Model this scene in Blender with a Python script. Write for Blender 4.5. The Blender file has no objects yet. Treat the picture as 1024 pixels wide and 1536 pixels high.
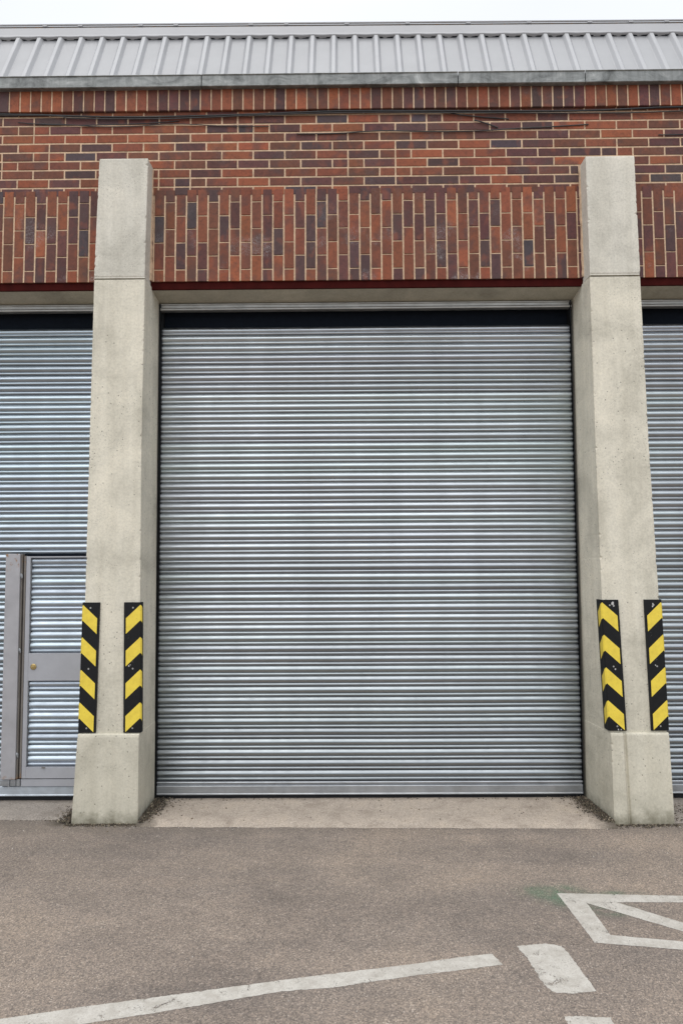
import bpy, bmesh, math, random
from math import sin, cos, pi, radians, floor
from mathutils import Matrix, Vector, noise
random.seed(7)
scene = bpy.context.scene
COL = scene.collection

# ------------------------------------------------------------------ helpers
def link(o, parent=None):
    COL.objects.link(o)
    if parent is not None:
        o.parent = parent
    return o

def tag(o, label=None, cat=None, group=None, kind=None):
    if label: o['label'] = label
    if cat: o['category'] = cat
    if group: o['group'] = group
    if kind: o['kind'] = kind
    return o

def empty(name, loc=(0, 0, 0)):
    o = bpy.data.objects.new(name, None)
    o.location = loc
    o.empty_display_size = 0.2
    return link(o)

class MB:
    """collects polygons (and a colour per polygon) and links them as one mesh object"""
    def __init__(s):
        s.v = []; s.f = []; s.c = []; s.sm = []
    def poly(s, pts, col=(1, 1, 1), smooth=False):
        n = len(s.v); s.v += [tuple(p) for p in pts]
        s.f.append(tuple(range(n, n + len(pts)))); s.c.append(col); s.sm.append(smooth)
    def mesh(s, vs, fs, col=(1, 1, 1), smooth=False):
        n = len(s.v); s.v += [tuple(p) for p in vs]
        for f in fs:
            s.f.append(tuple(n + i for i in f)); s.c.append(col); s.sm.append(smooth)
    def box(s, x0, x1, y0, y1, z0, z1, b=0.0, col=(1, 1, 1)):
        if b <= 0:
            v = [(x, y, z) for x in (x0, x1) for y in (y0, y1) for z in (z0, z1)]
            s.mesh(v, [(0, 1, 3, 2), (4, 6, 7, 5), (0, 4, 5, 1), (2, 3, 7, 6), (0, 2, 6, 4), (1, 5, 7, 3)], col)
            return
        bm = bmesh.new(); bmesh.ops.create_cube(bm, size=1)
        for q in bm.verts:
            q.co = Vector(((x0 + x1) / 2 + q.co.x * (x1 - x0), (y0 + y1) / 2 + q.co.y * (y1 - y0), (z0 + z1) / 2 + q.co.z * (z1 - z0)))
        bmesh.ops.bevel(bm, geom=bm.edges[:], offset=b, segments=2, affect='EDGES', profile=0.6)
        bm.verts.index_update()
        s.mesh([q.co.copy() for q in bm.verts], [[q.index for q in f.verts] for f in bm.faces], col)
        bm.free()
    def loft(s, rings, closed=True, caps=True, col=(1, 1, 1), smooth=False):
        n = len(rings[0]); vs = [p for r in rings for p in r]; fs = []
        for k in range(len(rings) - 1):
            for i in range(n if closed else n - 1):
                j = (i + 1) % n
                fs.append((k * n + i, k * n + j, (k + 1) * n + j, (k + 1) * n + i))
        if caps and closed:
            fs.append(tuple(range(n - 1, -1, -1))); fs.append(tuple((len(rings) - 1) * n + i for i in range(n)))
        s.mesh(vs, fs, col, smooth)
    def tube(s, pts, r, n=8, col=(1, 1, 1)):
        P = [Vector(p) for p in pts]; rings = []
        for i, p in enumerate(P):
            t = (P[min(i + 1, len(P) - 1)] - P[max(i - 1, 0)]).normalized()
            a = Vector((0, 0, 1)) if abs(t.z) < .9 else Vector((1, 0, 0))
            u = t.cross(a).normalized(); w = t.cross(u)
            rings.append([p + (u * cos(2 * pi * k / n) + w * sin(2 * pi * k / n)) * r for k in range(n)])
        s.loft(rings, col=col, smooth=True)
    def build(s, name, mat, parent=None, fix=True, sharp=None):
        me = bpy.data.meshes.new(name)
        me.from_pydata(s.v, [], s.f)
        at = me.color_attributes.new('tint', 'FLOAT_COLOR', 'CORNER')
        for p in me.polygons:
            c = s.c[p.index]
            p.use_smooth = s.sm[p.index]
            for li in p.loop_indices:
                at.data[li].color = (c[0], c[1], c[2], 1)
        if fix:
            bm = bmesh.new(); bm.from_mesh(me)
            bmesh.ops.recalc_face_normals(bm, faces=bm.faces[:])
            bm.to_mesh(me); bm.free()
        if sharp: me.set_sharp_from_angle(angle=radians(sharp))
        me.materials.append(mat)
        o = bpy.data.objects.new(name, me)
        return link(o, parent)

# ------------------------------------------------------------------ material helpers
class M:
    def __init__(s, name, rough=0.7, metal=0.0):
        s.m = bpy.data.materials.new(name); s.m.use_nodes = True
        s.t = s.m.node_tree; s.b = s.t.nodes['Principled BSDF']
        s.b.inputs['Roughness'].default_value = rough
        s.b.inputs['Metallic'].default_value = metal
        tc = s.t.nodes.new('ShaderNodeTexCoord'); s.co = tc.outputs['Object']
    def n(s, ty, **kw):
        x = s.t.nodes.new(ty)
        for k, v in kw.items(): setattr(x, k, v)
        return x
    def lk(s, a, b): s.t.links.new(a, b)
    def mapv(s, sc):
        m = s.n('ShaderNodeMapping'); m.inputs['Scale'].default_value = sc; s.lk(s.co, m.inputs['Vector']); return m.outputs['Vector']
    def noise(s, scale, detail=4, rough=.55, vec=None, dist=0):
        x = s.n('ShaderNodeTexNoise'); x.inputs['Scale'].default_value = scale
        x.inputs['Detail'].default_value = detail; x.inputs['Roughness'].default_value = rough
        x.inputs['Distortion'].default_value = dist
        s.lk(vec if vec is not None else s.co, x.inputs['Vector']); return x.outputs['Fac']
    def voro(s, scale, vec=None, feature='F1', out='Distance'):
        x = s.n('ShaderNodeTexVoronoi', feature=feature); x.inputs['Scale'].default_value = scale
        s.lk(vec if vec is not None else s.co, x.inputs['Vector']); return x.outputs[out]
    def ramp(s, fac, stops, mode='LINEAR'):
        r = s.n('ShaderNodeValToRGB'); e = r.color_ramp; e.interpolation = mode
        while len(e.elements) < len(stops): e.elements.new(.5)
        for i, (p, c) in enumerate(stops):
            e.elements[i].position = p
            if not isinstance(c, tuple): c = (c, c, c)
            e.elements[i].color = (*c, 1)
        s.lk(fac, r.inputs['Fac']); return r.outputs['Color']
    def mix(s, f, a, b, mode='MIX'):
        x = s.n('ShaderNodeMix', data_type='RGBA', blend_type=mode)
        for sock, v in ((x.inputs[0], f), (x.inputs[6], a), (x.inputs[7], b)):
            if isinstance(v, (int, float)): sock.default_value = v if sock == x.inputs[0] else (v, v, v, 1)
            elif isinstance(v, tuple): sock.default_value = (*v, 1)
            else: s.lk(v, sock)
        return x.outputs[2]
    def math(s, op, a, b=0.0, c=None):
        x = s.n('ShaderNodeMath', operation=op)
        for i, v in enumerate((a, b, c)):
            if v is None: continue
            if isinstance(v, (int, float)): x.inputs[i].default_value = v
            else: s.lk(v, x.inputs[i])
        return x.outputs[0]
    def xyz(s):
        x = s.n('ShaderNodeSeparateXYZ'); s.lk(s.co, x.inputs[0]); return x.outputs
    def tint(s):
        x = s.n('ShaderNodeVertexColor', layer_name='tint'); return x.outputs['Color']
    def color(s, c):
        if isinstance(c, tuple): s.b.inputs['Base Color'].default_value = (*c, 1)
        else: s.lk(c, s.b.inputs['Base Color'])
        return s
    def rough(s, c): s.lk(c, s.b.inputs['Roughness']); return s
    def bump(s, h, strength=.3, dist=.005):
        x = s.n('ShaderNodeBump'); x.inputs['Strength'].default_value = strength; x.inputs['Distance'].default_value = dist
        s.lk(h, x.inputs['Height']); s.lk(x.outputs[0], s.b.inputs['Normal']); return s
    def alpha(s, a): s.lk(a, s.b.inputs['Alpha']); return s

# ------------------------------------------------------------------ materials
def mat_asphalt():
    m = M('asphalt', .93)
    g = m.ramp(m.voro(185, out='Color'), [(0, (.07, .062, .056)), (.3, (.17, .148, .13)), (.55, (.28, .24, .205)), (.8, (.42, .345, .28)), (1, (.72, .64, .56))])
    g2 = m.ramp(m.voro(105, out='Color'), [(0, (.14, .12, .105)), (.5, (.26, .22, .188)), (.93, (.36, .30, .25)), (1, (.7, .63, .55))])
    c = m.mix(.30, g, g2)
    c = m.mix(m.ramp(m.noise(190, 3, .7), [(.4, .0), (.8, .35)]), c, (.36, .30, .245))
    c = m.mix(1.0, c, m.ramp(m.noise(.9, 5, .6, dist=.4), [(.3, (.76, .755, .76)), (.5, (1, .99, .98)), (.7, (1.2, 1.16, 1.1))]), 'MULTIPLY')
    c = m.mix(1.0, c, m.ramp(m.noise(5, 5, .65), [(.3, (.88, .88, .88)), (.55, (1, 1, 1)), (.75, (1.1, 1.08, 1.05))]), 'MULTIPLY')
    cr = m.ramp(m.noise(1.3, 9, .72, dist=1.2), [(.4965, 0.0), (.5, .55), (.5035, 0.0)])
    cm = m.ramp(m.noise(.8, 2), [(.52, 0.0), (.6, 1.0)])
    c = m.mix(m.math('MULTIPLY', cr, cm), c, (.07, .06, .05))
    oil = m.ramp(m.noise(1.9, 3, .5, vec=m.mapv((1, 1.6, 1))), [(.64, 0.0), (.74, .35)])
    c = m.mix(m.math('MULTIPLY', oil, m.ramp(m.noise(60, 4, .7), [(.35, .5), (.6, 1.0)])), c, (.12, .105, .095))
    # faint tyre-polished bands along the frontage and dirty blotches
    st = m.noise(1.0, 4, .6, vec=m.mapv((.5, 3.2, 1)))
    c = m.mix(1.0, c, m.ramp(st, [(.35, (.88, .88, .89)), (.6, (1.06, 1.04, 1.02))]), 'MULTIPLY')
    bl = m.ramp(m.noise(2.6, 4, .6, dist=.8), [(.66, 0.0), (.76, .38)])
    c = m.mix(bl, c, (.115, .10, .09))
    # darker towards the foot of the building
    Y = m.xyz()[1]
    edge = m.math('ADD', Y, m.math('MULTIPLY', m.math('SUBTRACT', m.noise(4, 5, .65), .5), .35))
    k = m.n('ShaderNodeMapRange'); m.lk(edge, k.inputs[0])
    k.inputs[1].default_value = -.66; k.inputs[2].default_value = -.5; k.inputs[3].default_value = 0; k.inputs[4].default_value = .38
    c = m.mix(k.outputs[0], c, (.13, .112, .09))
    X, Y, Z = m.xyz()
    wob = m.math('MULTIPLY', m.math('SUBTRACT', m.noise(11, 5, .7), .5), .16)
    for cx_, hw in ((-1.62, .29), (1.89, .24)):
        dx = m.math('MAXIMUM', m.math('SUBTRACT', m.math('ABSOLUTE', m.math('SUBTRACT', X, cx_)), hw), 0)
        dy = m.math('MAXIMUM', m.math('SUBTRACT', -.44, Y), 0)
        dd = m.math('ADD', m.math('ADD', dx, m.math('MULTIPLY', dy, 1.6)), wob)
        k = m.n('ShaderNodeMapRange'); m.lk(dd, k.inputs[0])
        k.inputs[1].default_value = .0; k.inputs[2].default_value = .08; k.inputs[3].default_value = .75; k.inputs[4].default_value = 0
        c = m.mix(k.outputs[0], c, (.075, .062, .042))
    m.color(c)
    h = m.math('ADD', m.math('MULTIPLY', m.voro(150), .6), m.noise(240, 3, .6))
    m.bump(h, .55, .004); return m.m

def mat_apron(name, base, dark, corners=True):
    m = M(name, .9)
    g = m.ramp(m.voro(190, out='Color'), [(0, tuple(x * .62 for x in base)), (.5, base), (.9, tuple(min(1, x * 1.22) for x in base)), (1, (.66, .6, .52))])
    c = m.mix(1.0, g, m.ramp(m.noise(6, 6, .65, dist=.4), [(.28, (.72, .7, .68)), (.5, (1, 1, 1)), (.75, (1.12, 1.1, 1.06))]), 'MULTIPLY')
    c = m.mix(m.ramp(m.noise(22, 5, .7, vec=m.mapv((.6, 1, 1))), [(.6, .0), (.72, .5)]), c, dark)
    x, y, z = m.xyz()
    nz = m.math('MULTIPLY', m.math('SUBTRACT', m.noise(9, 5, .7), .5), .22)
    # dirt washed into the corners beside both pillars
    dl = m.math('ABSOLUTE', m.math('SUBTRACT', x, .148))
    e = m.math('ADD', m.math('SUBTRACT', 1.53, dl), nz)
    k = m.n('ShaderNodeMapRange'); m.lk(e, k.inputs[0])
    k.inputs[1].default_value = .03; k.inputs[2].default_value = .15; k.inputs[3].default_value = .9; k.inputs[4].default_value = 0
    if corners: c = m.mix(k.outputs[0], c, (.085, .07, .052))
    # darker line right below the shutter
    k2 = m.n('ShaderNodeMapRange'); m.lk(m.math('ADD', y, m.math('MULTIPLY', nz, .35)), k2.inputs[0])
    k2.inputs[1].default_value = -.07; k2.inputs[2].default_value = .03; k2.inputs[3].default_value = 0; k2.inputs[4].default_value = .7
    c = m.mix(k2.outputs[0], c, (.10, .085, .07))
    m.color(c)
    m.bump(m.math('ADD', m.noise(90, 4, .7), m.math('MULTIPLY', m.noise(12, 4), 1.5)), .5, .004); return m.m

def mat_concrete(name, base, smooth=False, moss=True):
    m = M(name, .86)
    x, y, z = m.xyz()
    c = m.mix(1.0, base, m.ramp(m.noise(3.2, 6, .62, dist=.5), [(.28, (.74, .74, .73)), (.5, (1, 1, 1)), (.72, (1.16, 1.15, 1.14))]), 'MULTIPLY')
    c = m.mix(1.0, c, m.ramp(m.noise(1, 5, .6, vec=m.mapv((14, 14, .7))), [(.3, (.91, .905, .89)), (.6, (1.03, 1.03, 1.03))]), 'MULTIPLY')
    c = m.mix(1.0, c, m.ramp(m.noise(70, 4, .7), [(.3, (.84, .84, .83)), (.55, (1, 1, 1)), (.75, (1.08, 1.08, 1.07))]), 'MULTIPLY')
    if not smooth:
        # sparse air holes and dark grains
        vd = m.voro(26); on = m.ramp(m.voro(26, out='Color'), [(.42, 0.0), (.47, 1.0)])
        sz = m.ramp(vd, [(.07, 1.0), (.13, 0.0)])
        pit = m.math('MULTIPLY', sz, on)
        c = m.mix(m.math('MULTIPLY', pit, .75), c, (.10, .09, .075))
        vd2 = m.ramp(m.voro(70), [(.10, 1.0), (.22, 0.0)]); on2 = m.ramp(m.noise(5, 3), [(.5, 0.0), (.62, .75)])
        c = m.mix(m.math('MULTIPLY', vd2, on2), c, (.17, .155, .125))
        cr = m.ramp(m.noise(2.2, 8, .75, dist=1.6), [(.494, 0.0), (.5, .5), (.506, 0.0)])
        on3 = m.ramp(m.noise(1.7, 2), [(.55, 0.0), (.62, 1.0)])
        c = m.mix(m.math('MULTIPLY', cr, on3), c, (.22, .2, .165))
    if moss:
        nz = m.math('MULTIPLY', m.math('SUBTRACT', m.noise(14, 5, .7), .5), .22)
        k = m.n('ShaderNodeMapRange'); m.lk(m.math('ADD', z, nz), k.inputs[0])
        k.inputs[1].default_value = -.01; k.inputs[2].default_value = .09; k.inputs[3].default_value = .85; k.inputs[4].default_value = 0
        c = m.mix(k.outputs[0], c, (.13, .115, .075))
        k = m.n('ShaderNodeMapRange'); m.lk(m.math('ADD', z, m.math('MULTIPLY', nz, 2)), k.inputs[0])
        k.inputs[1].default_value = 0; k.inputs[2].default_value = 1.3; k.inputs[3].default_value = .34; k.inputs[4].default_value = 0
        c = m.mix(k.outputs[0], c, (.30, .28, .20))
    m.color(c)
    h = m.math('ADD', m.noise(55, 5, .7), m.math('MULTIPLY', m.noise(7, 4), 2.2))
    if not smooth: h = m.math('SUBTRACT', h, m.math('MULTIPLY', pit, 2.5))
    m.bump(h, .22 if smooth else .4, .003); return m.m

def mat_brick():
    m = M('brick', .8)
    t = m.tint()
    c = m.mix(1.0, t, m.ramp(m.noise(38, 5, .7, dist=.5), [(.28, (.66, .66, .68)), (.5, (1, 1, 1)), (.76, (1.28, 1.2, 1.15))]), 'MULTIPLY')
    # kiln-darkened patches running across parts of bricks
    dk = m.ramp(m.noise(7.5, 3, .5, dist=.3), [(.50, 0.0), (.66, .6)])
    c = m.mix(dk, c, (.075, .045, .042))
    hot = m.ramp(m.noise(9, 3, .5, vec=m.mapv((1.3, 1, .9)), dist=.2), [(.56, 0.0), (.7, .45)])
    c = m.mix(hot, c, (.30, .085, .040))
    # pale efflorescence, mostly low down on the upright courses
    z = m.xyz()[2]
    k = m.n('ShaderNodeMapRange'); m.lk(z, k.inputs[0])
    k.inputs[1].default_value = 3.69; k.inputs[2].default_value = 4.25; k.inputs[3].default_value = 1; k.inputs[4].default_value = .12
    e = m.math('MULTIPLY', m.ramp(m.noise(3.8, 3, .6), [(.57, 0.0), (.66, 1.0)]), m.ramp(m.noise(60, 5, .75, dist=2), [(.5, 0.0), (.58, .7)]))
    c = m.mix(m.math('MULTIPLY', e, k.outputs[0]), c, (.42, .40, .40))
    m.color(c); m.bump(m.noise(90, 5, .7), .45, .004); return m.m

def mat_mortar():
    m = M('mortar', .92)
    c = m.mix(1.0, (.68, .49, .33), m.ramp(m.noise(25, 4, .7), [(.3, (.68, .68, .68)), (.6, (1.05, 1.05, 1.05))]), 'MULTIPLY')
    m.color(c); m.bump(m.noise(160, 4), .5, .003); return m.m

def mat_galv(name, base, rough=.36, metal=.9, pitch=None, streak=True, lo=.82, hi=1.08):
    m = M(name, rough, metal)
    c = m.mix(1.0, base, m.ramp(m.noise(7, 5, .6, dist=.6), [(.3, lo), (.55, 1.0), (.75, hi)]), 'MULTIPLY')
    if streak:
        c = m.mix(1.0, c, m.ramp(m.noise(1, 4, .6, vec=m.mapv((.7, 1, 40))), [(.3, .90), (.65, 1.05)]), 'MULTIPLY')
        c = m.mix(1.0, c, m.ramp(m.noise(1, 4, .6, vec=m.mapv((4, 9, .35))), [(.32, .90), (.6, 1.03)]), 'MULTIPLY')
    if pitch:
        z = m.xyz()[2]
        w = m.n('ShaderNodeTexWhiteNoise', noise_dimensions='1D')
        m.lk(m.math('FLOOR', m.math('DIVIDE', m.math('SUBTRACT', z, .143), pitch)), w.inputs['W'])
        c = m.mix(1.0, c, m.ramp(w.outputs['Value'], [(0, (.80, .80, .82)), (.35, (.97, .965, .98)), (.7, (.95, .98, .975)), (1, (1.12, 1.12, 1.12))]), 'MULTIPLY')
        c = m.mix(1.0, c, m.ramp(m.noise(1, 3, .6, vec=m.mapv((.25, 1, 2.6))), [(.32, (.93, .96, .945)), (.5, (1, 1, 1)), (.68, (1.05, 1.04, 1.06))]), 'MULTIPLY')
        # lower slats darkened: their reflection of the ground painted in, plus road grime
        k = m.n('ShaderNodeMapRange'); m.lk(m.math('ADD', z, m.math('MULTIPLY', m.noise(3, 4), .5)), k.inputs[0])
        k.inputs[1].default_value = .2; k.inputs[2].default_value = 2.6; k.inputs[3].default_value = .72; k.inputs[4].default_value = 0
        c = m.mix(k.outputs[0], c, (.215, .235, .25)) if name != 'galvanised_door_ribs' else c
        sc = m.ramp(m.noise(1, 6, .8, vec=m.mapv((1.5, 1, 26)), dist=.6), [(.66, 0.0), (.74, .35)])
        c = m.mix(sc, c, (.20, .19, .18))
    m.color(c)
    m.rough(m.ramp(m.noise(12, 4, .6), [(.3, rough - .06), (.7, rough + .1)]))
    return m.m

def mat_gutter():
    m = M('weathered_gutter', .5, .35)
    c = m.ramp(m.noise(1, 6, .7, vec=m.mapv((5, 5, 9)), dist=1.0), [(.30, (.08, .085, .08)), (.45, (.20, .21, .205)), (.6, (.30, .31, .30)), (.75, (.50, .51, .50))])
    c = m.mix(1.0, c, m.ramp(m.noise(1, 5, .7, vec=m.mapv((30, 30, 3))), [(.3, .7), (.6, 1.05)]), 'MULTIPLY')
    m.color(c); return m.m

def mat_paint():
    m = M('road_paint', .8)
    c = m.mix(1.0, (.60, .575, .52), m.ramp(m.noise(14, 6, .7, dist=.5), [(.3, (.72, .70, .68)), (.55, (1, 1, 1)), (.8, (1.1, 1.1, 1.1))]), 'MULTIPLY')
    c = m.mix(m.ramp(m.noise(150, 4, .7), [(.42, 0.0), (.72, .6)]), c, (.36, .32, .27))
    c = m.mix(m.ramp(m.noise(3.5, 5, .7, dist=.6), [(.5, 0.0), (.75, .4)]), c, (.33, .295, .25))
    c = m.mix(m.ramp(m.voro(55), [(.06, .8), (.12, 0.0)]), c, (.2, .17, .14))
    m.color(c)
    a = m.math('ADD', m.math('MULTIPLY', m.noise(11, 6, .75, dist=.8), .62), m.math('MULTIPLY', m.noise(130, 4, .7), .38))
    m.alpha(m.ramp(a, [(.385, 0.0), (.43, 1.0)]))
    m.bump(m.noise(120, 4), .5, .003); return m.m

def mat_green():
    m = M('green_paint', .85)
    m.color(m.mix(m.noise(20, 5, .7), (.10, .24, .14), (.24, .32, .22)))
    x, y, z = m.xyz()
    t = m.tint()
    a = m.math('MULTIPLY', m.ramp(m.noise(7, 5, .7, dist=.5), [(.34, 0.0), (.62, .85)]), m.ramp(m.noise(120, 4, .75), [(.36, .1), (.62, 1.0)]))
    m.alpha(m.math('MULTIPLY', a, t)); return m.m

def mat_plain(name, c, rough=.6, metal=0.0, var=.25, sc=30, b=.15, spec=.5):
    m = M(name, rough, metal); m.b.inputs['Specular IOR Level'].default_value = spec
    cc_ = m.mix(1.0, c, m.ramp(m.noise(sc, 4, .65), [(.3, 1 - var), (.7, 1 + var * .5)]), 'MULTIPLY')
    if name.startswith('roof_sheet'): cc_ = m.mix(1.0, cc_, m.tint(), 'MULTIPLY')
    m.color(cc_)
    if b: m.bump(m.noise(sc * 3, 4), b, .002)
    return m.m

def mat_rusty(name, c, rough=.5, metal=.5):
    m = M(name, rough, metal)
    col = m.mix(1.0, c, m.ramp(m.noise(9, 5, .6), [(.3, .86), (.7, 1.05)]), 'MULTIPLY')
    x, y, z = m.xyz()
    k = m.n('ShaderNodeMapRange'); m.lk(m.math('ADD', z, m.math('MULTIPLY', m.math('SUBTRACT', m.noise(24, 5, .7), .5), .22)), k.inputs[0])
    k.inputs[1].default_value = .165; k.inputs[2].default_value = .215; k.inputs[3].default_value = .85; k.inputs[4].default_value = 0
    k2 = m.n('ShaderNodeMapRange'); m.lk(z, k2.inputs[0])
    k2.inputs[1].default_value = 1.62; k2.inputs[2].default_value = 1.70; k2.inputs[3].default_value = 0; k2.inputs[4].default_value = 1
    sp = m.math('MULTIPLY', k2.outputs[0], m.ramp(m.noise(38, 4, .7), [(.56, 0.0), (.62, .9)]))
    sp2 = m.ramp(m.noise(26, 5, .75), [(.66, 0.0), (.71, .7)])
    f = m.math('MAXIMUM', m.math('MULTIPLY', k.outputs[0], m.ramp(m.noise(16, 4), [(.45, 0.0), (.58, 1.0)])), m.math('MAXIMUM', sp, sp2))
    m.color(m.mix(f, col, m.mix(m.noise(60, 3), (.16, .075, .03), (.40, .22, .10)))); return m.m

def mat_tinted(name, rough=.85):
    m = M(name, rough)
    m.color(m.mix(1.0, m.tint(), m.ramp(m.noise(90, 3), [(.3, .75), (.7, 1.1)]), 'MULTIPLY')); return m.m

def mat_stripe():
    m = M('yellow_stripe', .5)
    c = m.mix(1.0, (.86, .66, .07), m.ramp(m.noise(20, 5, .6), [(.3, (.86, .84, .8)), (.6, (1.0, 1.0, 1.0))]), 'MULTIPLY')
    c = m.mix(m.ramp(m.noise(45, 5, .75, dist=1), [(.62, 0.0), (.72, .5)]), c, (.25, .19, .08))
    c = m.mix(m.ramp(m.noise(90, 4, .8, dist=2), [(.64, 0.0), (.69, .7)]), c, (.05, .045, .03))
    m.color(c); return m.m

def mat_rubber():
    m = M('black_rubber', .62)
    c = m.mix(m.ramp(m.noise(30, 5, .7), [(.5, 0.0), (.8, .5)]), (.005, .0055, .0065), (.016, .016, .015))
    c = m.mix(m.ramp(m.noise(24, 4, .8, dist=2), [(.70, 0.0), (.73, .8)]), c, (.4, .39, .37))
    m.b.inputs['Specular IOR Level'].default_value = .3
    m.color(c); m.bump(m.noise(120, 3), .3, .002); return m.m

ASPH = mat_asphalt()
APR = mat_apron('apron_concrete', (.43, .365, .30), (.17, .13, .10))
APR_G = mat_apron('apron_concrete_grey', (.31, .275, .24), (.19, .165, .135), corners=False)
CONC = mat_concrete('pillar_concrete', (.69, .65, .54))
CONC_TOP = mat_concrete('pillar_concrete_upper', (.66, .632, .55), moss=False)
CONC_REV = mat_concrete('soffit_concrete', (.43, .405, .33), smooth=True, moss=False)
BRICK = mat_brick(); MORTAR = mat_mortar()
PITCH = 0.07316
SLAT = mat_galv('galvanised_slats', (.46, .495, .515), .33, .95, PITCH, lo=.93, hi=1.04)
SLAT_L = mat_galv('galvanised_slats_cool', (.44, .505, .55), .34, .94, PITCH, lo=.93, hi=1.04)
SLAT_W = mat_galv('galvanised_door_ribs', (.49, .55, .61), .40, .84, PITCH, lo=.93, hi=1.04)
RAIL = mat_galv('galvanised_rail', (.42, .44, .46), .42, .8)
RAIL_L = mat_galv('galvanised_rail_pale', (.60, .66, .72), .45, .7)
HEAD = mat_galv('galvanised_head', (.50, .50, .48), .4, .8)
GREY = mat_rusty('grey_steel_paint', (.40, .395, .41), .5, .15)
GREY_B = mat_plain('grey_door_paint', (.42, .43, .46), .42, .2, .08, 8, 0)
RUST = mat_rusty('rusty_steel', (.22, .20, .18), .7, .2)
RUST_L = mat_rusty('dull_threshold_steel', (.27, .265, .265), .6, .2)
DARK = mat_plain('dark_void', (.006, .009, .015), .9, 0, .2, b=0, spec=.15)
GUIDE = mat_plain('dark_guide', (.010, .011, .013), .6, .1, .3, spec=.3)
RED = mat_plain('red_lintel_paint', (.046, .0042, .0032), .8, 0, .3, 12, spec=.1)
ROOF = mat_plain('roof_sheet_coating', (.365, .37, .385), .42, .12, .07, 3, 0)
ROOF_L = mat_plain('roof_flashing_coating', (.405, .41, .422), .42, .12, .06, 3, 0)
GUT = mat_gutter()
CABLE = mat_plain('black_cable', (.02, .02, .022), .45, 0, .3)
CABLE_G = mat_plain('dusty_cable', (.05, .045, .043), .6, 0, .4)
BRASS = mat_plain('brass', (.50, .38, .17), .35, .8, .2)
PAINT = mat_paint(); GREEN = mat_green()
RUBBER = mat_rubber(); YEL = mat_stripe()
LITTER = mat_tinted('litter'); CHIP = mat_tinted('stone_chip')

# ------------------------------------------------------------------ ground
g = MB(); g.poly([(-250, -250, 0), (250, -250, 0), (250, 250, 0), (-250, 250, 0)])
ground = g.build('asphalt_ground', ASPH, fix=False); tag(ground, kind='structure')

def rough_edge_poly(pts, z, step=.008, amp=.003, seed=0):
    out = []
    n = len(pts)
    for i in range(n):
        a = Vector((*pts[i], 0)); b = Vector((*pts[(i + 1) % n], 0)); d = b - a; L = d.length
        if L < 1e-6: continue
        nrm = Vector((-d.y, d.x, 0)) / L
        k = max(1, int(L / step))
        for j in range(k):
            p = a + d * (j / k)
            o = noise.noise(Vector((p.x * 70 + seed, p.y * 70, 1.13))) * amp * .9 + noise.noise(Vector((p.x * 22 + seed, p.y * 22, 4))) * amp * .6
            p = p + nrm * o
            out.append((p.x, p.y, z))
    return out

# concrete aprons in front of each shutter
def apron(name, mat, back, front, x0b, x1b, x0f, x1f, h, seed):
    m = MB(); N = 150; R = [0, .25, .5, .75, .93, 1.0]
    rows = []
    for j, t in enumerate(R):
        row = []
        for i in range(N + 1):
            u = i / N
            xb = x0b + (x1b - x0b) * u; xf = x0f + (x1f - x0f) * u
            x = xb + (xf - xb) * t; yb = back; yf = front(u)
            yf += .006 * noise.noise(Vector((x * 30 + seed, 0, 0))) + .012 * noise.noise(Vector((x * 6 + seed, 3, 0)))
            y = yb + (yf - yb) * t
            zz = h * (1.9 - .9 * t) + .0015 * noise.noise(Vector((x * 9, y * 9, seed)))
            if t == 1.0: zz = .001; y -= .008
            row.append((x, y, zz))
        rows.append(row)
    m.loft(rows, closed=False, smooth=True)
    o = m.build(name, mat, sharp=35)
    for p in o.data.polygons:
        if p.normal.z < 0: p.flip()
    return tag(o, kind='structure')
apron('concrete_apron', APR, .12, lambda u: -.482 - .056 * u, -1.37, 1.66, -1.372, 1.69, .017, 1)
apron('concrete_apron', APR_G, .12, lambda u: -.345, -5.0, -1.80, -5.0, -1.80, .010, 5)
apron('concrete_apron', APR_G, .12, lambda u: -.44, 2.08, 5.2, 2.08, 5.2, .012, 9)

# painted markings on the asphalt: parts of the ground
def marking(pts, z=.0012, label=None, seed=0, amp=.004):
    m = MB(); m.poly(rough_edge_poly(pts, z, seed=seed, amp=amp))
    o = m.build('painted_marking', PAINT, ground, fix=False)
    if o.data.polygons[0].normal.z < 0: o.data.polygons[0].flip()
    if label: o['label'] = label
    return o
marking([(-3.2, -3.02), (-2.5, -2.80), (-1.928, -2.646), (-1.3, -2.487), (-1.024, -2.413), (-.731, -2.344), (-.284, -2.234), (-.07, -2.186), (.276, -2.111),
         (.448, -2.064), (.607, -2.032), (.637, -2.12), (.433, -2.165), (.268, -2.199), (-.068, -2.286), (-.277, -2.313), (-.707, -2.443),
         (-.986, -2.519), (-1.847, -2.735), (-2.5, -2.90), (-3.2, -3.12)], label='long white painted line running diagonally across the asphalt', seed=1)
marking([(.728, -1.97), (.853, -1.949), (.927, -1.971), (.936, -2.019), (.951, -2.182), (.964, -2.311), (.874, -2.328), (.805, -2.324), (.775, -2.283), (.76, -2.181), (.755, -2.07)],
        label='short wide white painted dash beside the end of the long line', seed=2, amp=.007)
marking([(.79, -2.473), (.859, -2.473), (.958, -2.481), (.963, -2.82), (.808, -2.82)], label='next white painted dash, cut by the bottom edge of the photo', seed=3, amp=.007)
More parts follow.
